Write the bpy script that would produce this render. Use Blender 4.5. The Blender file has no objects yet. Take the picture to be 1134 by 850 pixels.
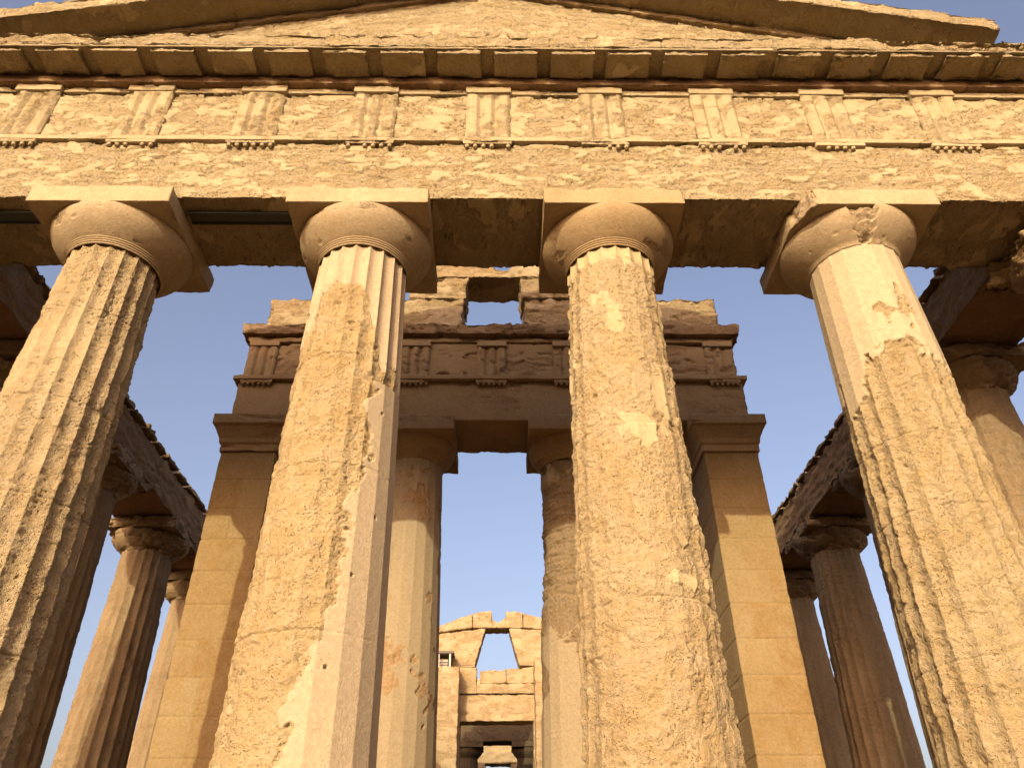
import bpy, math, random
import numpy as np
from mathutils import Matrix
scene = bpy.context.scene
COL = scene.collection
R = math.radians

# ------------------------------------------------------------------ camera
cam_d = bpy.data.cameras.new('camera'); cam = bpy.data.objects.new('camera', cam_d); COL.objects.link(cam)
cam_d.sensor_width = 36.0; cam_d.lens = 27.21; cam_d.clip_end = 3000
CX, CY, CZ, YAW, PIT, ROL = 0.1968, -7.4132, -0.9266, 0.016055, 0.61191, -0.007972
def _w(X, U, F):
    x = math.cos(ROL)*X - math.sin(ROL)*U; up = math.sin(ROL)*X + math.cos(ROL)*U
    y = math.cos(PIT)*F - math.sin(PIT)*up; z = math.sin(PIT)*F + math.cos(PIT)*up
    return (math.cos(YAW)*x + math.sin(YAW)*y, -math.sin(YAW)*x + math.cos(YAW)*y, z)
rv, uv, fv = _w(1, 0, 0), _w(0, 1, 0), _w(0, 0, 1)
M = Matrix(((rv[0], uv[0], -fv[0], CX), (rv[1], uv[1], -fv[1], CY), (rv[2], uv[2], -fv[2], CZ), (0, 0, 0, 1)))
cam.matrix_world = M
scene.camera = cam

# ------------------------------------------------------------------ sky, sun, exposure
SUN_AZ, SUN_EL = 16.0, 19.2          # degrees left of straight behind the viewer, above the horizon
world = bpy.data.worlds.new('World'); scene.world = world; world.use_nodes = True
nt = world.node_tree; bg = nt.nodes['Background']
sky = nt.nodes.new('ShaderNodeTexSky'); sky.sky_type = 'NISHITA'; sky.sun_disc = False
sky.sun_elevation = R(SUN_EL); sky.sun_rotation = R(180 + SUN_AZ)
sky.altitude = 0; sky.air_density = 1.0; sky.dust_density = 7.0; sky.ozone_density = 2.3
tint = nt.nodes.new('ShaderNodeMix'); tint.data_type = 'RGBA'; tint.blend_type = 'MULTIPLY'; tint.inputs[0].default_value = 1.0
tint.inputs[7].default_value = (1.80, 1.42, 1.30, 1)
nt.links.new(sky.outputs[0], tint.inputs[6]); nt.links.new(tint.outputs[2], bg.inputs[0]); bg.inputs[1].default_value = 0.15
sd = bpy.data.lights.new('sun', 'SUN'); sun = bpy.data.objects.new('sun', sd); COL.objects.link(sun)
sd.energy = 2.75; sd.angle = R(0.53); sd.color = (1.0, 0.925, 0.66)
from mathutils import Vector
sv = Vector((-math.sin(R(SUN_AZ))*math.cos(R(SUN_EL)), -math.cos(R(SUN_AZ))*math.cos(R(SUN_EL)), math.sin(R(SUN_EL))))
sun.rotation_euler = sv.to_track_quat('Z', 'Y').to_euler(); sun.location = (-10, -40, 20)
scene.view_settings.view_transform = 'Standard'; scene.view_settings.look = 'None'
scene.view_settings.exposure = 0.55; scene.view_settings.gamma = 1.0
scene.render.engine = 'CYCLES'
scene.cycles.max_bounces = 6; scene.cycles.diffuse_bounces = 5

# ------------------------------------------------------------------ noise
_r = np.random.RandomState(7)
_perm = np.concatenate([_r.permutation(256)]*2).astype(np.int32)
_g = _r.normal(size=(256, 3)); _g /= np.linalg.norm(_g, axis=1)[:, None]; _g = _g.astype(np.float32)
def pn(P):
    P = np.asarray(P, np.float32)
    I = np.floor(P).astype(np.int32); f = P - I; I &= 255
    u = f*f*f*(f*(f*6-15)+10)
    out = 0
    for dx in (0, 1):
        wx = u[:, 0] if dx else 1-u[:, 0]; a = _perm[(I[:, 0]+dx) & 255]
        for dy in (0, 1):
            wy = u[:, 1] if dy else 1-u[:, 1]; b = _perm[(a + I[:, 1]+dy) & 255]
            for dz in (0, 1):
                wz = u[:, 2] if dz else 1-u[:, 2]; h = _perm[(b + I[:, 2]+dz) & 255]
                g = _g[h]
                out = out + wx*wy*wz*(g[:, 0]*(f[:, 0]-dx)+g[:, 1]*(f[:, 1]-dy)+g[:, 2]*(f[:, 2]-dz))
    return out*1.6
def fbm(P, s, o=3, seed=0):
    P = np.asarray(P, np.float32)*np.array(s, np.float32) + seed*17.31
    r = 0; a = 1.0; t = 0
    for k in range(o):
        r = r + a*pn(P); t += a; a *= .55; P = P*2.03 + 5.7
    return r/t*1.3
def sst(a, b, x):
    t = np.clip((x-a)/(b-a), 0, 1); return t*t*(3-2*t)

def holes(P, sc, dens=.4, seed=0):
    """scattered round pits, 0..1 deep"""
    Q = np.asarray(P, np.float32)*np.array(sc, np.float32) + seed*3.3
    B = np.floor(Q-.5).astype(np.int32); out = np.zeros(len(Q), np.float32)
    for dx in (0, 1):
        for dy in (0, 1):
            for dz in (0, 1):
                C = B + np.array((dx, dy, dz)); h = _perm[(_perm[(_perm[C[:, 0] & 255]+C[:, 1]) & 255]+C[:, 2]) & 255]
                j = _g[h]*.28; rad = np.clip((_g[(h+7) & 255, 0]*.5+.5-(1-dens))/dens, 0, 1)*.42
                d = np.linalg.norm(Q-(C+.5+j), axis=1)
                out = np.maximum(out, np.where(rad > .05, sst(1.0, .45, d/np.maximum(rad, .05)), 0))
    return out
def terrace(t, k, sharp=.16):
    q = t*k; f = np.floor(q); return (f + sst(.5-sharp, .5+sharp, q-f))/k
# erosion field: (displacement, wear) ; skin = how much of the surface still wears its smooth skin
def erode(P, seed=0, skin=0.0, amp=1.0, strata=1.0, lump=0.0, pit=1.0, fine=True, sc=1.0):
    n1 = fbm(P, (1.1*sc, 1.1*sc, 2.2*sc), 4, seed)
    n2 = fbm(P, (3.2*sc, 3.2*sc, 8.0*sc), 3, seed+3)*(1.6 if sc > 1 else 1)
    wear = sst(skin-.03, skin+.03, n1 + .35*n2)
    rough = fbm(P, (11, 11, 15), 3, seed+5)
    e = .008 + .012*rough
    if strata: 
        lay = fbm(P, (2.2, 2.2, 7.5), 4, seed+9)
        e = e + .045*strata*np.clip(terrace(lay+.35, 6, .12), 0, 1)
    else:
        e = e + .02*np.clip(terrace(fbm(P, (2.6, 2.6, 3.4), 4, seed+9)+.3, 5, .12), 0, 1)
    if fine and pit:
        e = e + .020*pit*holes(P, (15, 15, 19), .35, seed)*sst(-.35, .25, fbm(P, (2., 2., 2.6), 2, seed+14))
    return -amp*wear*e + lump*fbm(P, (2.2, 2.2, 2.6), 2, seed+20) + .0012*fbm(P, (6, 6, 6), 2, seed+2), wear

# ------------------------------------------------------------------ mesh helpers
WL = {}
def wl(o): return WL.get(o.name, np.zeros(3)) if o else np.zeros(3)
def tag(o, label=None, cat=None, group=None, kind=None):
    if label: o['label'] = label
    if cat: o['category'] = cat
    if group: o['group'] = group
    if kind: o['kind'] = kind
    return o
def thing(name, label, cat, loc=(0, 0, 0), group=None):
    o = bpy.data.objects.new(name, None); COL.objects.link(o); o.location = loc
    o.empty_display_size = .3; WL[o.name] = np.array(loc, float)
    return tag(o, label, cat, group, 'thing')
def mk(name, V, F, mat, parent=None, wear=None, mend=None, smooth=True):
    me = bpy.data.meshes.new(name)
    V = np.asarray(V, np.float32); F = np.asarray(F, np.int32)
    off = wl(parent)
    Vl = (V - off.astype(np.float32)).astype(np.float32)
    k = F.shape[1]
    me.vertices.add(len(V)); me.vertices.foreach_set('co', Vl.ravel())
    me.loops.add(F.size); me.loops.foreach_set('vertex_index', F.ravel())
    me.polygons.add(len(F)); me.polygons.foreach_set('loop_start', np.arange(0, F.size, k, dtype=np.int32))
    me.polygons.foreach_set('loop_total', np.full(len(F), k, np.int32))
    me.update(calc_edges=True)
    me.polygons.foreach_set('use_smooth', np.full(len(F), smooth, bool))
    for nm, a in (('wear', wear), ('mend', mend)):
        if a is not None:
            at = me.attributes.new(nm, 'FLOAT', 'POINT'); at.data.foreach_set('value', np.asarray(a, np.float32))
    me.materials.append(mat)
    o = bpy.data.objects.new(name, me); COL.objects.link(o)
    if parent: o.parent = parent
    WL[o.name] = off
    return o
def lattice(x0, x1, y0, y1, z0, z1, res):
    """closed box surface with shared vertices: V, N, F, UVW in 0..1"""
    if not isinstance(res, (tuple, list)): res = (res,)*3
    n = [max(1, int(round((b-a)/r))) for a, b, r in zip((x0, y0, z0), (x1, y1, z1), res)]
    keys = []; quads = []
    for ax in range(3):
        a, b = [(1, 2), (2, 0), (0, 1)][ax]
        ga, gb = np.meshgrid(np.arange(n[a]+1), np.arange(n[b]+1), indexing='ij')
        for side in (0, 1):
            I = np.zeros(ga.shape+(3,), np.int64); I[..., a] = ga; I[..., b] = gb; I[..., ax] = n[ax]*side
            key = (I[..., 0]*(n[1]+1)+I[..., 1])*(n[2]+1)+I[..., 2]
            q = np.stack([key[:-1, :-1], key[1:, :-1], key[1:, 1:], key[:-1, 1:]], -1).reshape(-1, 4)
            if side == 0: q = q[:, ::-1]
            quads.append(q)
    Q = np.concatenate(quads); u, inv = np.unique(Q, return_inverse=True); F = inv.reshape(Q.shape)
    k = u % (n[2]+1); j = (u//(n[2]+1)) % (n[1]+1); i = u//((n[2]+1)*(n[1]+1))
    T = np.stack([i/n[0], j/n[1], k/n[2]], 1)
    N = np.stack([(i == n[0])*1.-(i == 0)*1., (j == n[1])*1.-(j == 0)*1., (k == n[2])*1.-(k == 0)*1.], 1)
    N /= np.maximum(np.linalg.norm(N, axis=1), 1e-6)[:, None]
    V = np.stack([x0+T[:, 0]*(x1-x0), y0+T[:, 1]*(y1-y0), z0+T[:, 2]*(z1-z0)], 1)
    return V, N, F, T
class MB:
    def __init__(s): s.V = []; s.F = []; s.W = []; s.M = []; s.n = 0
    def add(s, V, F, W=None, Mn=None):
        s.V.append(V); s.F.append(F+s.n); s.n += len(V)
        s.W.append(np.ones(len(V)) if W is None else W); s.M.append(np.zeros(len(V)) if Mn is None else Mn)
        return s
    def box(s, x0, x1, y0, y1, z0, z1, res=.05, fn=None, warp=None, chip=0.0, seed=0):
        V, N, F, T = lattice(x0, x1, y0, y1, z0, z1, res)
        P = V + seed*3.7
        d, w = (fn(P) if fn else (np.zeros(len(V)), np.ones(len(V))))
        if chip:
            e = np.sort(np.stack([np.minimum(V[:, 0]-x0, x1-V[:, 0]), np.minimum(V[:, 1]-y0, y1-V[:, 1]), np.minimum(V[:, 2]-z0, z1-V[:, 2])], 1), axis=1)[:, 1]
            c = np.exp(-e/(chip*1.3))*np.clip(.25+1.3*fbm(P, (3.5, 3.5, 3.5), 3, 31), 0, 1.6)
            d = d - chip*c; w = np.maximum(w, sst(.2, .5, c))
        if warp is not None: V = warp(V)
        s.add(V + N*d[:, None], F, w); return s
    def build(s, name, mat, parent=None, smooth=True):
        return mk(name, np.concatenate(s.V), np.concatenate(s.F), mat, parent, np.concatenate(s.W), np.concatenate(s.M), smooth)
def lathe(prof, nth, c=(0, 0)):
    """prof: (r,z) list; closed caps left open"""
    prof = np.array(prof, float); th = np.arange(nth)/nth*2*np.pi
    r = prof[:, 0][:, None]; z = prof[:, 1][:, None]
    V = np.stack([c[0]+r*np.cos(th), c[1]+r*np.sin(th), z+0*th], -1).reshape(-1, 3)
    m = len(prof); i, j = np.meshgrid(np.arange(m-1), np.arange(nth), indexing='ij'); j2 = (j+1) % nth
    F = np.stack([i*nth+j, i*nth+j2, (i+1)*nth+j2, (i+1)*nth+j], -1).reshape(-1, 4)
    return V, F
def joints(V, axis_vals, w=.006, depth=.008):
    d = np.zeros(len(V))
    for ax, vals in axis_vals:
        for v in vals: d -= depth*np.exp(-((V[:, ax]-v)/w)**2)
    return d

# ------------------------------------------------------------------ materials
def stone(name, eroded, skin, mended=(.44, .31, .18), dark=(.16, .10, .06), darkamt=.25, bump=.6, grain=1.0, hue=.5):
    m = bpy.data.materials.new(name); m.use_nodes = True; t = m.node_tree; N = t.nodes; L = t.links
    b = N['Principled BSDF']; b.inputs['Roughness'].default_value = .93; b.inputs['Specular IOR Level'].default_value = .12
    geo = N.new('ShaderNodeNewGeometry')
    def noise(scale, det=4, rough=.6, vec=None, stretch=None):
        n = N.new('ShaderNodeTexNoise'); n.inputs['Scale'].default_value = scale; n.inputs['Detail'].default_value = det; n.inputs['Roughness'].default_value = rough
        src = geo.outputs['Position']
        if stretch:
            mp = N.new('ShaderNodeMapping'); mp.inputs['Scale'].default_value = stretch; L.new(src, mp.inputs[0]); src = mp.outputs[0]
        L.new(src, n.inputs['Vector']); return n.outputs['Fac']
    def ramp(fac, a, b_, c0=(0, 0, 0, 1), c1=(1, 1, 1, 1)):
        r = N.new('ShaderNodeValToRGB'); r.color_ramp.elements[0].position = a; r.color_ramp.elements[1].position = b_
        r.color_ramp.elements[0].color = c0; r.color_ramp.elements[1].color = c1; L.new(fac, r.inputs[0]); return r.outputs[0]
    def mix(f, a, c, mode='MIX'):
        x = N.new('ShaderNodeMix'); x.data_type = 'RGBA'; x.blend_type = mode
        if isinstance(f, (int, float)): x.inputs[0].default_value = f
        else: L.new(f, x.inputs[0])
        for k, v in ((6, a), (7, c)):
            if isinstance(v, tuple): x.inputs[k].default_value = v if len(v) == 4 else v+(1,)
            else: L.new(v, x.inputs[k])
        return x.outputs[2]
    def math_(op, a, c):
        x = N.new('ShaderNodeMath'); x.operation = op
        for k, v in ((0, a), (1, c)):
            if isinstance(v, (int, float)): x.inputs[k].default_value = v
            else: L.new(v, x.inputs[k])
        return x.outputs[0]
    wa = N.new('ShaderNodeAttribute'); wa.attribute_name = 'wear'
    ma = N.new('ShaderNodeAttribute'); ma.attribute_name = 'mend'
    eroded, skin, mended, dark = [(q[0]*.755, q[1]*.835, q[2]*.86) for q in (eroded, skin, mended, dark)]
    e2 = (eroded[0]*.84, eroded[1]*.74, eroded[2]*.60); e3 = (min(.8, eroded[0]*1.1), min(.8, eroded[1]*1.16), eroded[2]*1.42)
    big = ramp(noise(.8, 5, .6), .35, .65)
    med = ramp(noise(4.5, 5, .65), .38, .64)
    ec = mix(math_('MULTIPLY', big, hue), eroded+(1,), e2+(1,))
    ec = mix(math_('MULTIPLY', med, .55), ec, e3+(1,))
    sk2 = (skin[0]*.90, skin[1]*.86, skin[2]*.80)
    sc = mix(ramp(noise(1.7, 4), .35, .7), skin+(1,), sk2+(1,))
    c = mix(wa.outputs['Fac'], sc, ec)
    c = mix(ma.outputs['Fac'], c, mended+(1,))
    # dirt / lichen in scattered patches
    dn = math_('MULTIPLY', ramp(noise(1.3, 6, .7, stretch=(1, 1, .6)), .52, .74), ramp(noise(14, 4, .7), .35, .62))
    c = mix(math_('MULTIPLY', dn, darkamt), c, dark+(1,))
    # bleached grey lichen and rusty run-off, in streaks of their own
    sn = math_('MULTIPLY', ramp(noise(2.4, 6, .75, stretch=(1, 1, .28)), .54, .70), ramp(noise(9, 5, .75), .40, .60))
    c = mix(math_('MULTIPLY', sn, .42), c, (.36, .29, .20, 1))
    rn = math_('MULTIPLY', ramp(noise(1.9, 6, .75, stretch=(1.3, 1.3, .22)), .56, .72), ramp(noise(17, 4, .7), .36, .60))
    c = mix(math_('MULTIPLY', rn, .40), c, (eroded[0]*.62, eroded[1]*.48, eroded[2]*.36, 1))
    # tiny shell holes of the calcarenite
    v = N.new('ShaderNodeTexVoronoi'); v.inputs['Scale'].default_value = 40; v.inputs['Randomness'].default_value = 1
    L.new(geo.outputs['Position'], v.inputs['Vector'])
    hole = ramp(v.outputs['Distance'], .14, .30, (1, 1, 1, 1), (0, 0, 0, 1))
    hm = math_('MULTIPLY', hole, ramp(noise(6, 4, .7), .46, .60))
    hm = math_('MULTIPLY', hm, math_('ADD', .12, wa.outputs['Fac']))
    fine = noise(75, 4, .7)
    mid = noise(22, 5, .7)
    g = math_('ADD', math_('MULTIPLY', fine, .5), math_('MULTIPLY', mid, .7))
    gl = ramp(g, .42, .80, (.78, .75, .70, 1), (1.14, 1.15, 1.17, 1))
    c = mix(grain, c, gl, 'MULTIPLY')
    c = mix(math_('MULTIPLY', hm, .45), c, (dark[0]*.8, dark[1]*.7, dark[2]*.6, 1))
    L.new(c, b.inputs['Base Color'])
    h = math_('SUBTRACT', math_('MULTIPLY', g, math_('ADD', .3, math_('MULTIPLY', wa.outputs['Fac'], .8))), math_('MULTIPLY', hm, .9))
    bp = N.new('ShaderNodeBump'); bp.inputs['Strength'].default_value = min(1, bump*1.4); bp.inputs['Distance'].default_value = .045
    L.new(h, bp.inputs['Height']); L.new(bp.outputs[0], b.inputs['Normal'])
    return m
ERO = (.50, .345, .175); SKN = (.56, .405, .245)
M_ENT = stone('weathered_architrave_stone', (.53, .378, .198), (.535, .392, .225), darkamt=.4, bump=.8)
M_COL1 = stone('ochre_column_stone', (.48, .335, .17), (.54, .39, .22), darkamt=.25)
M_COL2 = stone('golden_column_stone', (.53, .365, .175), (.54, .385, .24), mended=(.53, .385, .235), darkamt=.12)
M_COL3 = stone('rough_yellow_column_stone', (.52, .36, .18), (.56, .405, .22), darkamt=.25)
M_COL4 = stone('repaired_column_stone', (.49, .345, .17), (.54, .39, .22), mended=(.52, .385, .235), darkamt=.2)
M_CAP = stone('capital_stone', (.44, .29, .14), (.47, .315, .165), darkamt=.45, bump=.6)
M_CAPL = stone('pale_capital_stone', (.48, .33, .18), (.52, .37, .215), darkamt=.35, bump=.55)
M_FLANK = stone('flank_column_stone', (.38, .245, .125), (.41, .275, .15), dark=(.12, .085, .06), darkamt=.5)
M_BEAM = stone('dark_brown_stone', (.37, .215, .105), (.40, .245, .125), dark=(.12, .075, .045), darkamt=.6)  # darker brown stone for bed moulding, inner cornice and flank beams
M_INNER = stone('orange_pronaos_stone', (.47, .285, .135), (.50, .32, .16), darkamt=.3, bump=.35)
M_GABLE = stone('rubble_gable_stone', (.46, .30, .145), (.51, .355, .20), darkamt=.35)
M_ASH = stone('yellow_ashlar_stone', (.385, .235, .095), (.405, .265, .125), darkamt=.12, bump=.3, hue=.7)
M_SHADED = stone('shade_dark_far_stone', (.12, .08, .045), (.14, .095, .055), dark=(.06, .045, .03), darkamt=.6)  # stone colour darkened to stand in for the rear porch's deep shade
M_GROUND = stone('dry_earth', (.125, .066, .034), (.145, .08, .042), darkamt=.2)
M_STEP = stone('step_stone', (.23, .13, .068), (.26, .15, .078), darkamt=.3)
def plain(name, col, rough=.6, metal=0):
    m = bpy.data.materials.new(name); m.use_nodes = True; b = m.node_tree.nodes['Principled BSDF']
    n = m.node_tree.nodes.new('ShaderNodeTexNoise'); n.inputs['Scale'].default_value = 9
    r = m.node_tree.nodes.new('ShaderNodeValToRGB'); r.color_ramp.elements[0].color = tuple(x*.75 for x in col)+(1,); r.color_ramp.elements[1].color = tuple(col)+(1,)
    m.node_tree.links.new(n.outputs['Fac'], r.inputs[0]); m.node_tree.links.new(r.outputs[0], b.inputs['Base Color'])
    b.inputs['Roughness'].default_value = rough; b.inputs['Metallic'].default_value = metal; return m
M_STEEL = plain('dark_green_steel', (.05, .055, .045), .5, .2)

# ------------------------------------------------------------------ ground and steps
V, N_, F, T = lattice(-600, 600, -600, 600, -2.75, -2.5, (30, 30, 1))
o = mk('ground', V, F, M_GROUND, None, np.ones(len(V)), np.zeros(len(V))); tag(o, kind='structure')
b = MB()
for k in range(4):
    e = .42*k
    b.box(-8.75-e, 8.75+e, -.88-e, 42.5+e, -.6*(k+1), -.6*k - (0 if k == 0 else .004), (.5, .5, .2), None)
o = b.build('stepped_platform', M_STEP, None, smooth=False); tag(o, kind='structure')

# ------------------------------------------------------------------ columns
H = 6.03
def shaft_mesh(seed, nth=420, nz=430, R0=.715, R1=.555, style=None, z0=0., z1=H+.03, fd=.030, drums=(1.3, 2.7, 4.05, 5.2), nfl=20, fine=True, dowels=()):
    th = np.arange(nth)/nth*2*np.pi; z = np.linspace(z0, z1, nz)
    TH, Z = np.meshgrid(th, z); TH = TH.ravel(); Z = Z.ravel()
    t = (Z-z0)/(z1-z0); Rz = R0 + (R1-R0)*t + .012*np.sin(np.pi*t)
    P = np.stack([Rz*np.cos(TH), Rz*np.sin(TH), Z], 1) + np.array([seed*7.3, seed*3.1, seed*1.7])
    A = (np.degrees(TH)+180) % 360 - 180          # -90 faces the viewer's side
    n = fbm(P, (1.2, 1.2, 1.2), 4, seed); nj = fbm(P, (5, 5, 5), 3, seed+40)
    W, S, fl = style(A, Z, n, nj)
    u = (TH*nfl/(2*np.pi)) % 1*2-1
    conc = -(1-u*u)
    shape = conc*fd*(Rz/.7)
    facet = Rz*(math.cos(math.pi/nfl)/np.cos(u*math.pi/nfl)-1)*1.2
    d, w0 = erode(P, seed, -9., 1.0, 0, 0, 1.0, fine)
    arris = sst(.62, 1., np.abs(u))
    chip = arris*np.clip(fbm(P, (7, 7, 4.5), 3, seed+50)+.15, 0, 1)*.026*W
    lump = .014*fbm(P, (1.6, 1.6, 2.2), 3, seed+60)
    flake = .008*sst(.0, .05, fbm(P, (2.2, 2.2, 3.4), 4, seed+70))       # sharp-edged layers spalled away
    r = Rz + shape*fl*(1-.12*W)*(1-S) + facet*S + W*(d + lump - flake - chip + .004) + (1-W)*.0015*nj
    for zd in drums:
        zz = zd + .03*n
        r = r - (.013*W+.006)*np.exp(-((Z-zz)/.010)**2)*(sst(-.25, .05, nj+.1)*.8+.2)
    if fine:
        r = r - W*.028*holes(P, (7, 7, 9), .16, seed+5) - W*.022*holes(P, (26, 26, 30), .5, seed+8)*sst(-.3, .3, fbm(P, (2, 2, 2), 2, seed+33))
        cr = fbm(P, (1.5, 1.5, .9), 4, seed+90)                              # long wandering cracks
        r = r - W*.016*np.exp(-(cr/.012)**2)*sst(.05, .3, fbm(P, (.8, .8, .8), 2, seed+91))
    for a_, z_ in dowels:
        dd = np.hypot((A-a_)*np.pi/180*.65, Z-z_); r = r - .05*sst(.022, .012, dd)
    V = np.stack([r*np.cos(TH), r*np.sin(TH), Z], 1)
    i, j = np.meshgrid(np.arange(nz-1), np.arange(nth), indexing='ij'); j2 = (j+1) % nth
    F = np.stack([i*nth+j, i*nth+j2, (i+1)*nth+j2, (i+1)*nth+j], -1).reshape(-1, 4)
    return V, F, W, S
def st_plain(w=.7, fl=1.):
    return lambda A, Z, n, nj: (np.clip(w+.7*n, 0, 1), 0*Z, fl+0*Z)
def capital(root, c, mat, seed, rings=True, ab=.88, nth=200, rn=.555, zt=6.43, zb=6.03, at=6.70, matab=None, broken=None, wear=.3, ech=.865, notch=False):
    ps = []
    for t in np.linspace(0, 1, 44):
        ps.append((rn+.035+(ech-rn-.035)*math.sin(t*math.pi/2*.97)**1.0/math.sin(math.pi/2*.97), zb+.05+(zt-zb-.05)*(t**1.12)))
    if not rings: ps = [(rn-.03, zb-.002), (rn+.004, zb), (rn+.012, zb+.02)] + ps[1:]
    else: ps = [(rn-.03, zb)] + ps
    ps += [(ech*.985, zt-.001), (0.3, zt-.001)]
    V, F = lathe(ps, nth, c[:2])
    P = V + seed*5.1; N3 = V-np.array([c[0], c[1], 6.2]); N3 /= np.linalg.norm(N3, axis=1)[:, None]
    d, w = erode(P, seed, .45-wear, .8, .5); d = d - .012*holes(P, (9, 9, 11), .22, seed) + .006*fbm(P, (2.5, 2.5, 2.5), 3, seed+3); 
    if broken is not None:
        bm_ = broken(V-np.array([c[0], c[1], 0])); d = d - bm_*(.040+.06*np.clip(fbm(P, (7, 7, 9), 3, 8)+.4, 0, 1)); w = np.maximum(w, bm_)
    V = V+N3*d[:, None]
    e = mk('echinus', V, F, mat, root, w, 0*w)
    if rings:
        pr = []
        for k in range(4):
            z = zb - .045 + .026*k; r = rn+.006+.012*k
            pr += [(r, z), (r+.013, z+.006), (r+.013, z+.017), (r+.002, z+.019)]
        pr += [(rn+.05, zb+.07)]
        V, F = lathe(pr, nth, c[:2]); mk('neck_ring', V, F, mat, e, np.zeros(len(V)), np.zeros(len(V)), smooth=False)
    m = MB(); m.box(c[0]-ab, c[0]+ab, c[1]-.85, c[1]+.85, zt, at, (.025, .03, .02), lambda P: erode(P, seed+1, .5-wear, .5 if wear < .4 else 1.3), chip=.018+(.03 if wear < .4 else .14)*wear, seed=seed)
    if notch:
        for q in range(len(m.V)):
            L_ = m.V[q]-np.array([c[0], c[1], 0]); k_ = sst(.42, .0, np.hypot((L_[:, 0]+ab)*1.6, (L_[:, 1]+.85)*.8)+.12*fbm(L_, (6, 6, 6), 3, 5))
            m.V[q] = m.V[q] + k_[:, None]*np.array([.16, .05, 0]) + (k_*(1-k_)*.12*fbm(L_, (9, 9, 9), 2, 6))[:, None]*np.array([1, 1, 0]); m.W[q] = np.maximum(m.W[q], k_)
    a = m.build('abacus', matab or mat, root)
    return e, a

def s1(A, Z, n, nj): return np.clip(.75+.9*n+.25*sst(4.5, 2.5, Z), 0.3, 1), 0*Z, .95+0*Z
def s2(A, Z, n, nj):
    edge = np.interp(Z, [0, .2, 2, 3.2, 4.0, 4.12, 9], [-98, -90, -64, -52, -42, 60, 60])
    S = sst(0, 1.2, (A-edge-26*n-9*nj))*(A > -130)*(A < 100)*sst(4.12, 4.10, Z+.25*nj)
    zt = np.interp(A, [-180, -150, -120, -80, -55, -40, 0], [4.9, 4.9, 5.35, 5.5, 4.9, 4.3, 4.2])
    W = sst(.03, -.03, Z-zt-.55*n-.2*nj)
    q = sst(-84, -48, A); return W*(1-S), S, 1.05*q + (1-q)*np.interp(Z, [0, 4, 5.5], [.5, .6, 1.])
def s3(A, Z, n, nj):
    W = sst(.02, -.02, Z-5.80-.12*nj-.06*n)
    W = W*(1-.9*sst(.46, .50, n+.3*nj))
    return W, 0*Z, np.where(Z > 5.75, .9, np.maximum(.42, .42+.5*np.maximum(sst(-140, -165, A), sst(-62, -30, A))))
def s4(A, Z, n, nj):
    zt = np.interp(A, [-180, -160, -130, -100, -60, 0], [3.75, 3.9, 4.35, 4.45, 4.25, 4.2])
    S = sst(-.02, .02, Z-zt-.25*nj-.15*n)
    hole = sst(.06, .1, .14*nj+.15-np.abs(((A+103)/16.))*.14-np.abs(Z-4.95)*.30)
    hole = np.maximum(hole, sst(.06, .1, .14*nj+.14-np.abs(((A+78)/13.))*.14-np.abs(Z-5.0)*.28))
    S = S*(1-np.clip(hole, 0, 1))
    return 1-S, S, np.where(S > .5, .5, 1.0)
front = [(-4.8, 's', s1, M_COL1, 'leftmost fully visible front column, deep flutes shaded on the right side'),
         (-1.6, 's', s2, M_COL2, 'front column with a smooth mended strip down the right of its crumbling shaft'),
         (1.6, 's', s3, M_COL3, 'roughest front column, right of the central gap, its flutes almost worn away'),
         (4.8, 's', s4, M_COL4, 'front column with a smooth upper shaft above eroded flutes and a scarred capital')]
GF = 'six big Doric columns across the temple front'
for k, (x, _, st, mt, lab) in enumerate(front):
    root = thing('doric_column', lab, 'column', (x, 0, 0), GF)
    V, F, W, S = shaft_mesh(3+k, 480, 620, z1=6.05, style=st, drums=[(1.1, 2.6, 3.75, 5.0), (1.2, 2.9, 4.3), (1.5, 3.35, 4.9), (1.0, 2.45, 3.3, 4.4)][k],
                            fd=(.054, .048, .046, .050)[k], dowels=[(), ((-36, 3.62), (-52, 1.75), (-64, .9), (-34, 2.4)), (), ()][k])
    if k == 3: S = S
    mk('shaft', V+np.array([x, 0, 0]), F, mt, root, W, S*(1 if k != 3 else .8))
    br = None
    if k == 3:
        def br(L):
            a = (np.degrees(np.arctan2(L[:, 1], L[:, 0])))
            n = fbm(L, (5, 5, 5), 3, 4)
            return sst(.0, .05, .5-np.abs((a+98)/24.)-np.clip((6.16-L[:, 2])*3., 0, 1)+.35*n)
    capital(root, (x, 0), [M_CAPL, M_CAPL, M_CAP, M_CAPL][k], 11+k, rings=(k != 3), nth=300, broken=br, notch=(k == 3), wear=[.12, .0, .0, -.2][k], matab=[M_CAPL, M_CAPL, M_CAP, M_CAPL][k])
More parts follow.
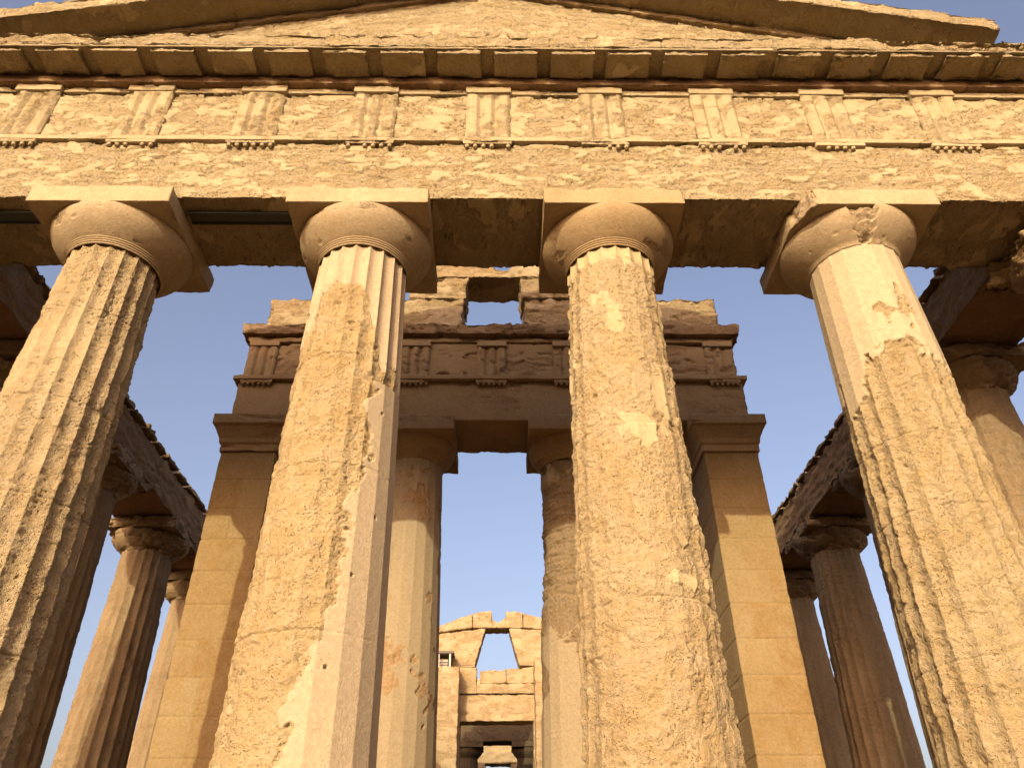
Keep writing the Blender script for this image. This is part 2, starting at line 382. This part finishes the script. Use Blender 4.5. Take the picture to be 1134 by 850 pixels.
for x, lab in ((-7.9, 'corner column at the far left end of the temple front, mostly out of view'), (7.9, 'corner column at the far right end of the temple front with a broken capital edge')):
    root = thing('doric_column', lab, 'column', (x, 0, 0), GF)
    V, F, W, S = shaft_mesh(20+x, 260, 260, style=st_plain(.8))
    mk('shaft', V+np.array([x, 0, 0]), F, M_COL1, root, W, S)
    def brk(L): 
        return sst(-.1, .1, -L[:, 0]*np.sign(x)*0+.25+fbm(L, (3, 3, 3), 2, 5))
    e, a = capital(root, (x, 0), M_CAP, 31, rings=False, broken=brk, wear=.5)
    # crumbled inner edge of the abacus
    me = a.data; n_ = len(me.vertices); co = np.empty(n_*3, np.float32); me.vertices.foreach_get('co', co); co = co.reshape(-1, 3)
    s_ = np.clip(-np.sign(x)*co[:, 0]-.45, 0, .6)
    nn = fbm(co+x, (3, 3, 4), 4, 3)
    co[:, 0] += np.sign(x)*np.clip(s_*(.35+.9*nn), 0, .5)
    me.vertices.foreach_set('co', co.ravel()); me.update()

# flank columns: one weathered prototype per side, copied with its parts
ORD = ['', '', 'second', 'third', 'fourth', 'fifth', 'sixth', 'seventh', 'eighth', 'ninth', 'tenth', 'eleventh', 'twelfth', 'thirteenth']
def copy_tree(o, parent=None):
    c = o.copy(); COL.objects.link(c); c.parent = parent
    for ch in list(o.children): copy_tree(ch, c)
    return c
YS = {2: 3.1}
for k in range(3, 14): YS[k] = 3.1+3.2*(k-2)-(.05 if k > 2 else 0)
extra = {(-1, 4): ', half lit below a rounded capital', (-1, 5): ', its reddish capital peeking over the anta wall', (1, 4): ', in deep brown shade',
         (1, 5): ', narrow and shaded beside the right anta', (1, 2): ', dark lumpy capital behind the front corner'}
for s, side in ((-1, 'left'), (1, 'right')):
    protos = []
    for k in range(2, 14):
        lab = '%s column back on the %s flank' % (ORD[k], side) + extra.get((s, k), '')
        x = 7.9*s
        if len(protos) < 2:
            q = len(protos)
            root = thing('doric_column', lab, 'column', (x, YS[k], 0), 'columns along the %s flank' % side)
            sd_ = 40+5*s+q
            V, F, W, S = shaft_mesh(sd_, 280, 300, style=st_plain(.75 if q == 0 else .55, .95), fd=.042, fine=False)
            # deep horizontal scars on the second right column
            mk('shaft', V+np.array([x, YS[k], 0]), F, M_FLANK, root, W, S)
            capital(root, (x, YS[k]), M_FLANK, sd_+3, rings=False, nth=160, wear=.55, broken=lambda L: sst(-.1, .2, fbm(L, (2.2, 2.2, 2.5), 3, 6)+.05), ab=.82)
            protos.append(root)
        else:
            c = copy_tree(protos[k % 2]); c.location = (x, YS[k], 0); c['label'] = lab; WL[c.name] = np.array([x, YS[k], 0])

# ------------------------------------------------------------------ front entablature
ent = thing('front_entablature', 'long eroded stone entablature with triglyphs resting on the front columns', 'entablature', (0, 0, 6.7))
def fa(P):
    d, w = erode(P, 1, -.20, 1.2, .62, sc=2.6, pit=2.2)
    d = d - w*.012*holes(P, (22, 22, 34), .55, 4)
    d = d + joints(P, [(0, (-4.85, -1.62, 1.58, 4.85))], .008, .012)*(1-w*.3)
    # pale mended strips at the block joints
    return d, w
m = MB(); m.box(-8.62, 8.62, -.68, .61, 6.70, 7.79, (.0105, .05, .0095), fa, chip=.03)
m.build('architrave', M_ENT, ent)
m = MB(); m.box(-8.66, 8.66, -.728, -.60, 7.785, 7.865, (.02, .04, .012), lambda P: erode(P, 2, .1, .45), chip=.008)
m.build('taenia', M_ENT, ent)
m = MB(); m.box(-8.60, 8.60, -.665, .4, 7.865, 8.86, (.011, .06, .0105), lambda P: erode(P, 5, -.06, 1.15, .6, sc=2.4, pit=1.9), chip=.0)
m.build('metope_course', M_ENT, ent)
def triglyph(xc, y, z0, z1, w, dep, gd, seed, mat, parent, res=.011, er=.8, skin=0.1, cap=True, reg=True, guttae=True, label=None, lk=6, regw=None, damage=0):
    """block with two V grooves and half grooves at the edges, plus its cap; regula with pegs below"""
    V, N3, F, T = lattice(xc-w/2, xc+w/2, y-dep, y+.03, z0, z1, (res, dep, res*1.3))
    u = T[:, 0]
    g = np.maximum(0, 1-np.abs(u-1/3.)/.105); g = np.maximum(g, np.maximum(0, 1-np.abs(u-2/3.)/.105))
    g = np.maximum(g, np.maximum(0, 1-np.minimum(u, 1-u)/.07)*.7)
    g = g*(T[:, 2] < .985)
    frontm = (T[:, 1] < .5)*1.
    d, wr = erode(V+seed*2.3, seed, skin, er, .8)
    dmg = sst(.0, .25, fbm(V+seed, (3, 3, 3), 3, seed+2)+damage)*(damage > -1)
    V = V.copy()
    V[:, 1] += frontm*(g*gd - d + dmg*.045*np.clip(.5+fbm(V+seed, (8, 8, 10), 3, 3), 0, 1.2)*(1-g*.5))
    t = mk('triglyph', V, F, mat, parent, np.maximum(wr, dmg), 0*wr)
    if label: t['label'] = label
    if cap:
        m = MB(); m.box(xc-w/2-.012, xc+w/2+.012, y-dep-.022, y+.03, z1, z1+.125, (.015, .05, .015), lambda P: erode(P, seed+1, skin+.2, .5), chip=.012, seed=seed)
        m.build('triglyph_cap', mat, t)
    return t
def regula(xc, y, z, w, h, mat, parent, seed, peg=True, n=6, miss=()):
    m = MB(); m.box(xc-w/2, xc+w/2, y-.055, y+.05, z-h, z, (.015, .05, .015), lambda P: erode(P, seed, .1, .5), chip=.014, seed=seed)
    r = m.build('regula', mat, parent)
    if peg:
        for i in range(n):
            if i in miss: continue
            cx = xc-w/2+w*(i+.5)/n; rr = w/n*.27
            V, F = lathe([(rr*.2, z-h-.05), (rr*.9, z-h-.047), (rr*1.0, z-h-.012), (rr*.75, z-h+.004)], 12, (cx, y-.055+rr*1.1))
            mk('gutta', V, F, mat, r)
    return r
rng = random.Random(4)
for i in range(-5, 6):
    xc = i*1.6 + (0 if abs(i) < 5 else .25*np.sign(i))
    triglyph(xc, -.665, 7.866, 8.845, .62, .062, .060, 60+i, M_ENT, ent, er=.55, damage={-4: .32, -3: .1, -2: .22, -1: .4, 1: .3, 0: -.1, 2: -.25, 3: -.15, 4: .15}.get(i, 0)-.12)
    regula(xc, -.675, 7.784, .67, .062, M_ENT, ent, 80+i, miss={1: (0, 1, 2), 2: (3,), -5: (2,), 0: (4,), 3: (0, 5), -1: (1,), -3: (3,)}.get(i, ()))
m = MB(); m.box(-8.62, 8.62, -.70, .3, 8.862, 8.965, (.018, .06, .014), lambda P: erode(P, 12, .05, .6), chip=.012)
m.build('frieze_band', M_ENT, ent)
M_SOFF = M_ENT
m = MB(); m.box(-8.66, 8.66, -.80, .3, 8.968, 9.12, (.03, .06, .015), lambda P: erode(P, 14, -.1, .4), chip=.02)
m.build('bed_moulding', M_BEAM, ent)
def fg(P):
    d, w = erode(P, 21, -.45, 1.3, .8, 0)
    side = .35+1.0*sst(2.2, 5.5, np.abs(P[:, 0]+.3)) + 1.3*sst(6.2, 7.6, P[:, 0])
    d = d + side*(.06*fbm(P, (1.9, 1.9, 3.2), 5, 22) - .016)
    d = d + joints(P, [(0, tuple(np.arange(-8.8, 9, .8)+.07))], .010, .018)
    return d, w
m = MB(); m.box(-8.95, 8.95, -1.245, .2, 9.205, 9.50, (.016, .03, .016), fg, chip=.035)
m.build('geison', M_ENT, ent)
m = MB(); m.box(-8.9, 8.9, -1.225, .1, 9.160, 9.2065, (.05, .05, .03), lambda P: erode(P, 24, -.4, .5), chip=.0)
m.build('geison_soffit', M_ENT, ent)
for i in range(-11, 11):
    x0 = -.02 + i*.8 + .09
    wv = .64
    broken_ = {-10: .9, -9: .7, -8: .5, 4: .6, 5: .9, 6: 1.1, 7: .5, 8: .7, 9: .9, -11: .7}.get(i, .12 + .3*rng.random())
    def fm(P, br=broken_):
        d, w = erode(P, 25, -.4, .9, .5); return d - br*.05*np.clip(.35+fbm(P, (2.5, 2.5, 3), 3, 26), 0, 1.2), w
    m = MB(); m.box(x0, x0+wv, -1.21, -.805, 9.075, 9.158, (.018, .02, .018), fm, chip=.012+.035*broken_, seed=i*.0)
    m.build('mutule', M_ENT, ent)

# ------------------------------------------------------------------ pediment
ped = thing('pediment', 'low triangular gable of eroded stone with overhanging sloping cornice above the front', 'pediment', (0, 0, 9.5))
RK = .255
def rake_z(x): return 11.68 - RK*np.abs(x)
def wt(V):
    V = V.copy(); t = (V[:, 2]-9.45)/(12-9.45); zt = np.maximum(rake_z(V[:, 0]), 9.47); V[:, 2] = 9.45+t*(zt-9.45); return V
def ft(P):
    d, w = erode(P, 33, -.28, 1.2, .6, sc=2.4)
    d = d - w*.012*holes(P, (20, 20, 28), .5, 5)
    d = d + joints(P, [(0, (-4.2, -2.9, -1.35, .35, 1.75, 3.2, 4.6))], .008, .012)*(P[:, 2] > 10.9) + joints(P, [(0, (-3.5, -2.1, -.6, 1.1, 2.5, 3.9))], .008, .010)*(P[:, 2] < 10.9)
    return d, w
m = MB(); m.box(-8.7, 8.7, -.69, -.15, 9.45, 12., (.016, .1, .02), ft, wt); m.build('tympanum', M_ENT, ped)
for s in (-1, 1):
    for nm, y0, y1, za, zb_, mt, res, chip in (('raking_geison', -1.22, -.05, 0.0, .29, M_ENT, (.018, .025, .02), .05), ('raking_moulding', -.755, -.3, -.13, -.002, M_CAP, (.05, .05, .02), .01)):
        x1 = 8.9 if s < 0 else 7.52
        if nm == 'raking_moulding': x1 = 7.1
        def wr(V, s=s):
            V = V.copy(); V[:, 0] *= s; V[:, 2] += rake_z(V[:, 0]); return V
        def fr(P, s=s):
            P = P*np.array([s, 1, 1]); d, w = erode(P, 37, -.4, 1.1, .6)
            return d + .035*fbm(P, (1.8, 1.8, 2.5), 4, 38)*sst(-1.22, -1.0, -np.abs(P[:, 1])+.02)*1. + .02*fbm(P, (1.5, 1.5, 3), 4, 39) + joints(P, [(0, tuple(np.arange(-8.6, 8.9, 1.55)))], .012, .02), w
        V, N3, F, T = lattice(0.001, x1, y0, y1, za, zb_, res)
        d, w = fr(V if s > 0 else V*np.array([1, 1, 1]))
        P = V + s*4.1
        e = np.sort(np.stack([x1-V[:, 0]+.5, np.minimum(V[:, 1]-y0, y1-V[:, 1]), np.minimum(V[:, 2]-za, zb_-V[:, 2])], 1), axis=1)[:, 1]
        d = d - chip*np.exp(-e/(chip*1.3))*np.clip(.3+1.3*fbm(P, (3, 3, 3), 3, 31), 0, 1.6)
        V = wr(V + N3*d[:, None])
        if s < 0: F = F[:, ::-1]
        mk(nm, V, F, mt, ped, w, 0*w)
# broken corner lumps right of the cornice end
m = MB(); m.box(7.5, 8.8, -1.12, -.1, 9.5, 9.66, (.04, .04, .03), lambda P: (erode(P, 41, -.4, 1.2)[0]+.05*fbm(P, (2, 2, 3), 3, 42), np.ones(len(P))), chip=.05)
m.build('corner_rubble', M_ENT, ped)

# steel strips let in under the architrave
for x0, x1, lab in ((-3.88, -2.52, 'dark flat steel strip under the architrave between the two left front columns'), (-6.98, -5.72, 'dark flat steel strip under the architrave at the far left edge')):
    m = MB(); m.box(x0, x1, -.44, -.235, 6.683, 6.70-.004, 1., None)
    m.box(x0, x1, -.44, -.425, 6.660, 6.684, 1., None); m.box(x0, x1, -.25, -.235, 6.660, 6.684, 1., None)
    tag(m.build('steel_strip', M_STEEL, None, smooth=False), lab, 'steel beam', 'steel strips under the architrave')

# ------------------------------------------------------------------ flank entablatures
for s, side in ((-1, 'left'), (1, 'right')):
    en = thing('flank_entablature', 'dark weathered stone beam running back on the %s flank columns, its top edge crumbled' % side, 'entablature', (7.9*s, 20, 6.7))
    def ff(P, s=s):
        d, w = erode(P, 50+s, -.35, 1.6, .8); return d + .03*fbm(P, (1.2, 1.2, 1.6), 3, 51) + joints(P, [(1, tuple(3.1+3.2*np.arange(0, 13)))], .012, .03), w
    a, b_ = sorted((7.2*s, 8.6*s))
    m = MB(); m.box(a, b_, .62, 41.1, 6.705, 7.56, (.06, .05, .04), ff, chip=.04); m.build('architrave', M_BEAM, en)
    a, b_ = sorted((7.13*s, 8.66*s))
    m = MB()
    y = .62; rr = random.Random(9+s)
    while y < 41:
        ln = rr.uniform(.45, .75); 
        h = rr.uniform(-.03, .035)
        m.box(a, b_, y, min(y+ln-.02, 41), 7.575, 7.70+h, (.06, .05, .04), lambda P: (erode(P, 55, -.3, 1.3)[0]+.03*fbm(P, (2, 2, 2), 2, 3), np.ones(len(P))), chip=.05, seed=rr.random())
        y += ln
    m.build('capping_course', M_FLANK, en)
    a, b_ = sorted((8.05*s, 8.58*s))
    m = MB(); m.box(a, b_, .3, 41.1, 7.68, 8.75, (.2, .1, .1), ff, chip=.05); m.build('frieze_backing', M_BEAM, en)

# ------------------------------------------------------------------ pronaos: antae, columns, entablature, gable
YA = 4.62
COURSE = .553
def fash(P, s=0):
    zs = tuple(-.05+COURSE*k for k in range(0, 13))
    d, w = erode(P, 61, .35, .5, .3, 0, .6)
    d = d + joints(P, [(2, zs)], .011, .014)
    k = np.floor((P[:, 2]+.05)/COURSE).astype(int)
    off = np.where(k % 2 == 0, 4.42, 4.22) + .12*np.sin(k*2.3)
    w = np.clip(.5+.5*np.sin(k*12.9898+(np.abs(P[:, 0]) > off)*4.1+(P[:, 0] > 0)*2.2)*1.2, 0, 1)
    d = d - .012*np.exp(-((np.abs(P[:, 0])-off)/.011)**2)*(P[:, 1] < YA+.3)*(np.sin(k*5.1) > -.3)
    return d, w
def anta_cap(root, x0, x1, y0, y1, zb_, zt, mat, seed):
    pr = .20
    def wp(V):
        V = V.copy(); t = (V[:, 2]-zb_)/(zt-zb_)
        o_ = np.interp(t, [0, .22, .225, .36, .62, .70, .705, 1], [.03, .03, .055, .07, .15, .17, pr, pr])
        cx, cy = (x0+x1)/2, (y0+y1)/2
        V[:, 0] = cx+(V[:, 0]-cx)*((x1-x0)/2+o_)/((x1-x0)/2); V[:, 1] = cy+(V[:, 1]-cy)*((y1-y0)/2+o_)/((y1-y0)/2); return V
    m = MB(); m.box(x0, x1, y0, y1, zb_, zt, (.04, .04, .014), lambda P: erode(P, seed, .25, .6), warp=wp, chip=.0); return m.build('anta_capital', mat, root)
for s, side in ((-1, 'left'), (1, 'right')):
    lab = ('square ashlar pier ending the left inner wall, crossed by a slanting shadow', 'square ashlar pier ending the right inner wall, mostly sunlit below its capital')[s > 0]
    a, b_ = sorted((3.83*s, 4.80*s))
    w = thing('anta_pier', lab, 'pier', (4.3*s, YA+.5, 0), 'square piers at the ends of the inner walls')
    m = MB(); m.box(a, b_, YA, YA+1.3, 0, 6.04, (.015, .03, .0155), fash, chip=.012); m.build('pier_shaft', M_ASH, w)
    anta_cap(w, a, b_, YA, YA+1.3, 6.04, 6.72, M_INNER, 63+s)
def sp(kind):
    def f(A, Z, n, nj):
        if kind == 'L':
            W = sst(.32, .36, n+.25*nj+.22*np.exp(-((Z-3.6)/.3)**2)+.30*np.exp(-((Z-5.3)/.45)**2)*(A > -100))
            S = 1-W
        else:
            W = np.clip(sst(-.02, .02, Z-2.9-.3*nj)*sst(5.62, 5.5, Z)+sst(.12, .16, n+.2*nj)*sst(1.6, 1.9, Z), 0, 1); S = 1-W
        return W, S, .25+0*Z
    return f
for x, kd, lab in ((-1.42, 'L', 'inner porch column left of the central gap, smooth faceted shaft with few scars'), (1.44, 'R', 'inner porch column right of the central gap, upper shaft eroded in layers')):
    root = thing('porch_column', lab, 'column', (x, YA+.65, 0), 'two columns of the inner porch')
    V, F, W, S = shaft_mesh(70+x, 300, 380, R0=.66, R1=.52, style=sp(kd), drums=(1.4, 2.75, 3.9, 5.1), z1=6.0, fd=.03)
    if kd == 'R':
        k_ = W*sst(.0, .3, V[:, 2]-3.3); r = np.linalg.norm(V[:, :2], axis=1)
        dd = k_*(.035+.05*fbm(V, (1.8, 1.8, 9), 4, 4)); V[:, :2] *= (1-dd/r)[:, None]
    mk('shaft', V+np.array([x, YA+.65, 0]), F, M_INNER if kd == 'L' else M_FLANK, root, W, S)
    c = (x, YA+.65)
    capital(root, c, M_INNER, 72+x, rings=False, nth=160, rn=.52, zb=6.0, zt=6.40, ab=.76, ech=.74, wear=.2)
pe = thing('porch_entablature', 'shaded inner entablature with seven triglyphs over the inner porch', 'entablature', (0, YA+.6, 6.72))
m = MB(); m.box(-4.80, 4.80, YA+.04, YA+1.24, 6.722, 7.60, (.03, .05, .03), lambda P: erode(P, 75, .3, .6), chip=.02); m.build('architrave', M_INNER, pe)
m = MB(); m.box(-4.89, 4.89, YA-.05, YA+1.3, 7.60, 7.70, (.03, .06, .02), lambda P: erode(P, 76, .3, .4), chip=.01); m.build('taenia', M_INNER, pe)
m = MB(); m.box(-4.76, 4.76, YA+.06, YA+1.2, 7.70, 8.52, (.03, .05, .025), lambda P: erode(P, 77, .1, .8, 1.4), chip=.0); m.build('metope_course', M_INNER, pe)
for i in range(-3, 4):
    triglyph(i*1.485, YA+.06, 7.702, 8.42, .56, .06, .05, 90+i, M_INNER, pe, res=.016, er=.6)
    regula(i*1.485, YA+.02, 7.60, .60, .07, M_INNER, pe, 95+i)
m = MB(); m.box(-4.80, 4.80, YA+.02, YA+1.2, 8.545, 8.66, (.03, .05, .02), lambda P: erode(P, 78, .1, .6), chip=.02); m.build('frieze_band', M_INNER, pe)
def fc(P):
    d, w = erode(P, 79, -.2, 1.2, .8); return d + .05*fbm(P, (2.2, 2.2, 3.5), 4, 80)*(np.abs(P[:, 0]) < 4.05), w
m = MB(); m.box(-4.93, 4.93, YA-.10, YA+1.2, 8.662, 8.93, (.025, .03, .02), fc, chip=.05); m.build('cornice', M_BEAM, pe)

# gable wall with its window, stepped rubble blocks
gw = thing('inner_gable_wall', 'stepped rough stone wall with a square window opening above the inner porch', 'wall', (0, YA+.9, 8.93))
y0, y1 = YA+.15, YA+.98
def fgb(P): 
    d, w = erode(P, 85, -.12, 1.3, .7); return d + .05*fbm(P, (2.2, 2.2, 3), 4, 86), w
def gb(x0, x1, z0, z1, name, wp=None, chip=.08, seed=0):
    m = MB(); m.box(x0, x1, y0, y1, z0, z1, .024, fgb, warp=wp, chip=chip, seed=seed); return m.build(name, M_GABLE, gw)
def wtop(V):
    V = V.copy(); t = (V[:, 2]-8.93)/.9; V[:, 2] += t*(-.06*np.abs(V[:, 0]-.5)/4)+t*.06*np.sin(V[:, 0]*2.1); return V
def wl_(V):   # jambs lean in towards the window head
    V = V.copy(); k = np.clip((V[:, 0]+4.62)/(4.62-.62), 0, 1); V[:, 0] += k*.05*(V[:, 2]-8.93)/1.4; return V
def wr_(V):
    V = V.copy(); k = np.clip((4.66-V[:, 0])/(4.66-.66), 0, 1); V[:, 0] -= k*.05*(V[:, 2]-8.93)/1.4; return V
gb(-4.60, -.62, 8.935, 9.80, 'lower_course', wl_); gb(.67, 4.66, 8.935, 9.82, 'lower_course', wr_)
gb(-1.75, -.575, 9.80, 10.40, 'upper_course', lambda V: wl_(V)); gb(.615, 1.70, 9.82, 10.42, 'upper_course', wr_)
def wtp(V):
    V = V.copy(); t = (V[:, 2]-10.40)/.42
    top = np.interp(V[:, 0], [-1.45, -1.2, -.85, -.45, -.1, .05, .35, .5, .75, 1.0, 1.45], [.34, .56, .62, .50, .42, .24, .20, .44, .46, .36, .2])
    V[:, 2] = 10.40+t*top; return V
gb(-1.45, 1.45, 10.405, 10.82, 'window_lintel', wtp, .02)

# ------------------------------------------------------------------ side walls of the inner hall
def arch_wall(root, xa, xb, ya, yb, zt, n):
    m = MB(); pitch = (yb-ya)/n; hw = pitch*.34; zs = 2.6; segs = 12
    def box8(y0, y1, zl0, zl1, zt):   # sheared block between two bottom heights
        V = np.array([(xa, y0, zl0), (xb, y0, zl0), (xb, y1, zl1), (xa, y1, zl1), (xa, y0, zt), (xb, y0, zt), (xb, y1, zt), (xa, y1, zt)])
        F = np.array([(0, 3, 2, 1), (4, 5, 6, 7), (0, 1, 5, 4), (1, 2, 6, 5), (2, 3, 7, 6), (3, 0, 4, 7)]); m.add(V, F)
    for k in range(n):
        c = ya+pitch*(k+.5)
        box8(ya+pitch*k, c-hw, 0, 0, zt); box8(c+hw, ya+pitch*(k+1), 0, 0, zt)
        for q in range(segs):
            a0 = math.pi*(1-q/segs); a1 = math.pi*(1-(q+1)/segs)
            box8(c+hw*math.cos(a0), c+hw*math.cos(a1), zs+hw*math.sin(a0), zs+hw*math.sin(a1), zt)
    m.build('arcade', M_ASH, root, smooth=False)
    m = MB(); m.box(xa-.04, xb+.04, ya, yb, zt+.003, zt+.3, .2, lambda P: erode(P, 99, -.4, 1.5)); m.build('wall_top_course', M_ASH, root)
for s, side in ((-1, 'left'), (1, 'right')):
    a, b_ = sorted((3.88*s, 4.74*s))
    w = thing('arcaded_wall', 'long %s inner wall of ashlar pierced by a row of round arches' % side, 'wall', (4.3*s, 18, 0))
    arch_wall(w, a, b_, YA+1.305, 26.9, 6.1, 6)

# ------------------------------------------------------------------ far wall of the inner hall
fw = thing('far_gable_wall', 'distant sunlit gable wall with a tapering window and a dark doorway under it', 'wall', (0, 27.4, 0))
Y0, Y1 = 27., 27.9
def ffw(P):
    d, w = erode(P, 101, .0, 1.3, .6, sc=1.5); k = np.floor((P[:, 2]-.4)/.5); xx = (P[:, 0]+.37*np.sin(k*3.3)) % .95; return d + joints(P, [(2, tuple(np.arange(.4, 10.5, .5)))], .015, .009) - .009*np.exp(-((xx-.47)/.015)**2) + .03*fbm(P, (1.5, 1.5, 1.5), 3, 4), w
def poly_slab(mb, xl, xr, zl, zr, y0, y1, res=.05, fn=ffw, chip=.03):
    """block whose left/right edges run (x at bottom, x at top) and whose top may slope"""
    def wp(V):
        V = V.copy(); u, t = V[:, 0], V[:, 2]
        top = zl[1]*(1-u)+zr[1]*u; bot = zl[0]*(1-u)+zr[0]*u
        X = (xl[0]*(1-t)+xl[1]*t)*(1-u)+(xr[0]*(1-t)+xr[1]*t)*u
        V[:, 0] = X; V[:, 2] = bot*(1-t)+top*t; return V
    V, N3, F, T = lattice(0, 1, y0, y1, 0, 1, (res/max(.3, abs(xr[0]-xl[0])), .1, res/max(.3, abs(zl[1]-zl[0]))))
    V = wp(V); d, w = fn(V); mb.add(V+N3*d[:, None], F, w)
m = MB()
poly_slab(m, (-4.0, -4.0), (-.96, -.96), (8.3, 8.34), (8.3, 8.34), Y0, Y1)
poly_slab(m, (-4.0, -3.6), (-.97, -.50), (8.345, 9.6), (8.345, 9.98), Y0, Y1)
poly_slab(m, (.97, .52), (4.0, 3.6), (8.345, 9.98), (8.345, 9.8), Y0, Y1)
poly_slab(m, (-3.3, -3.0), (-1.1, -1.1), (9.7, 9.9), (9.985, 10.66), Y0, Y1)
poly_slab(m, (-1.095, -1.095), (-.2, -.25), (9.985, 10.68), (9.985, 10.74), Y0, Y1)
poly_slab(m, (-.21, -.255), (.02, .02), (9.99, 10.42), (9.99, 10.22), Y0+.01, Y1-.01)
poly_slab(m, (-.0, .0), (.37, .385), (9.99, 10.2), (9.99, 10.46), Y0+.015, Y1-.015)
poly_slab(m, (.36, .38), (1.15, 1.15), (9.985, 10.74), (9.985, 10.70), Y0, Y1)
poly_slab(m, (1.16, 1.16), (3.3, 3.0), (9.985, 10.66), (9.8, 10.1), Y0, Y1)
m.box(-.26, .39, Y0+.03, Y1-.03, 9.987, 10.17, .05, ffw)
m.build('gable', M_GABLE, fw)
m = MB()
poly_slab(m, (-1.6, -1.6), (-.86, -.86), (7.2, 8.28), (7.2, 8.26), Y0, Y1)
poly_slab(m, (-.74, -.72), (.40, .40), (7.62, 8.16), (7.62, 8.2), Y0+.05, Y1)
poly_slab(m, (.42, .42), (1.6, 1.6), (7.62, 8.22), (7.62, 8.3), Y0+.03, Y1)
poly_slab(m, (-.86, -.86), (1.6, 1.6), (7.2, 7.60), (7.2, 7.60), Y0, Y1)
m.build('window_sill', M_GABLE, fw)
m = MB(); m.box(-1.62, 1.62, Y0+.1, Y1, 6.12, 7.19, .04, ffw, chip=.02); m.build('door_lintel', M_GABLE, fw)
m = MB(); m.box(-3.9, -1.52, Y0-.0, Y1, 0, 6.118, .08, ffw, chip=.02); m.box(1.52, 3.9, Y0, Y1, 0, 6.118, .08, ffw, chip=.02); m.box(-3.9, -1.622, Y0, Y1, 6.12, 8.298, .08, ffw); m.box(1.622, 3.9, Y0, Y1, 6.12, 8.298, .08, ffw)
m.build('wall_face', M_GABLE, fw)
for s, x0, x1, zt, lab in ((-1, -3.86, -1.56, 8.06, 'distant wall pier left of the dark doorway, crossed by a slanting shadow'), (1, 1.58, 3.86, 8.45, 'distant wall pier right of the dark doorway, fully sunlit')):
    m = MB(); m.box(x0, x1, 26.0, Y0-.01, 0, zt, .06, ffw, chip=.02)
    tag(m.build('wall_pier', M_GABLE, None), lab, 'pier', 'piers beside the far doorway')
sh = thing('shelter_box', 'small flat-roofed box with thin posts on top of the far left wall pier', 'shelter', (-2.4, 26.45, 8.06))
M_LIGHT = plain('weathered_white_wood', (.55, .47, .36)); M_DARKW = plain('dark_roof_boards', (.09, .06, .04))
m = MB(); m.box(-3.1, -1.82, 26.05, 26.9, 8.62, 8.72, 1, None); m.build('roof', M_DARKW, sh, smooth=False)
for x in (-3.0, -2.5, -2.02):
    m = MB(); m.box(x, x+.07, 26.1, 26.18, 8.07, 8.62, 1, None); m.build('post', M_LIGHT, sh, smooth=False)
m = MB(); m.box(-2.9, -2.1, 26.5, 26.6, 8.07, 8.5, 1, None); m.build('louvre', M_LIGHT, sh, smooth=False)
m = MB(); m.box(-2.93, -2.07, 26.3, 26.34, 8.28, 8.34, 1, None); m.build('rail', M_DARKW, sh, smooth=False)

# ------------------------------------------------------------------ rear porch and rear front
for x, lab in ((-1.5, 'far rear porch column seen dark through the doorway, left one'), (1.5, 'far rear porch column seen dark through the doorway, right one')):
    root = thing('porch_column', lab, 'column', (x, 35.2, 0), 'two columns of the rear porch')
    V, F, W, S = shaft_mesh(120+x, 120, 100, R0=.66, R1=.52, style=st_plain(.5, .6), z1=6.0)
    mk('shaft', V+np.array([x, 35.2, 0]), F, M_SHADED, root, W, S)
    capital(root, (x, 35.2), M_SHADED, 121, rings=False, nth=80, rn=.52, zb=6.0, zt=6.42, ab=.79, ech=.77)
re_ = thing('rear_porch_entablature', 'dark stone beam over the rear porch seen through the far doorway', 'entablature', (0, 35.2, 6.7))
m = MB(); m.box(-4.8, 4.8, 34.6, 35.8, 6.702, 7.55, .08, lambda P: erode(P, 130, .1, .8), chip=.02); m.build('architrave', M_SHADED, re_)
m = MB(); m.box(-4.8, 4.8, 34.5, 35.8, 7.56, 8.8, .08, lambda P: erode(P, 131, -.2, 1.5), chip=.04); m.build('frieze', M_SHADED, re_)
for s in (-1, 1):
    a, b_ = sorted((3.9*s, 4.8*s)); m = MB(); m.box(a, b_, 27.92, 35.8, 0, 6.7, .2, fash)
    tag(m.build('rear_wall', M_ASH, None), 'plain ashlar wall behind the far gable on the %s' % ('left' if s < 0 else 'right'), 'wall')
proto = None
for i, (x, nm) in enumerate(((-7.9, 'leftmost'), (-4.8, 'second from the left'), (-1.6, 'third from the left'), (1.6, 'fourth from the left'), (4.8, 'fifth from the left'), (7.9, 'rightmost'))):
    lab = 'back row column of the temple, %s of six' % nm
    if proto is None:
        proto = thing('doric_column', lab, 'column', (x, 41.6, 0), 'columns across the rear front')
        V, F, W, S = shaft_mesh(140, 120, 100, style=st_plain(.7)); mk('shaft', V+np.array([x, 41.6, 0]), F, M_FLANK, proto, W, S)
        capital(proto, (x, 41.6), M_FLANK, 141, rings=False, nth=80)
    else:
        c = copy_tree(proto); c.location = (x, 41.6, 0); c['label'] = lab
rf = thing('rear_entablature', 'sunlit back of the rear entablature glimpsed between the far porch capitals', 'entablature', (0, 41.6, 6.7))
m = MB(); m.box(-8.6, 8.6, 41.12, 42.3, 6.705, 9.4, .1, lambda P: (erode(P, 150, -.3, 2)[0], np.ones(len(P))), chip=.03); m.build('architrave', M_ENT, rf)
V, N3, F, T = lattice(-8.7, 8.7, 41.3, 42.0, 0, 1, (.2, .3, .2))
V[:, 2] = 9.41+V[:, 2]*(2.3-.255*np.abs(V[:, 0])); mk('pediment_wall', V, F, M_ENT, rf, np.ones(len(V)), np.zeros(len(V)))
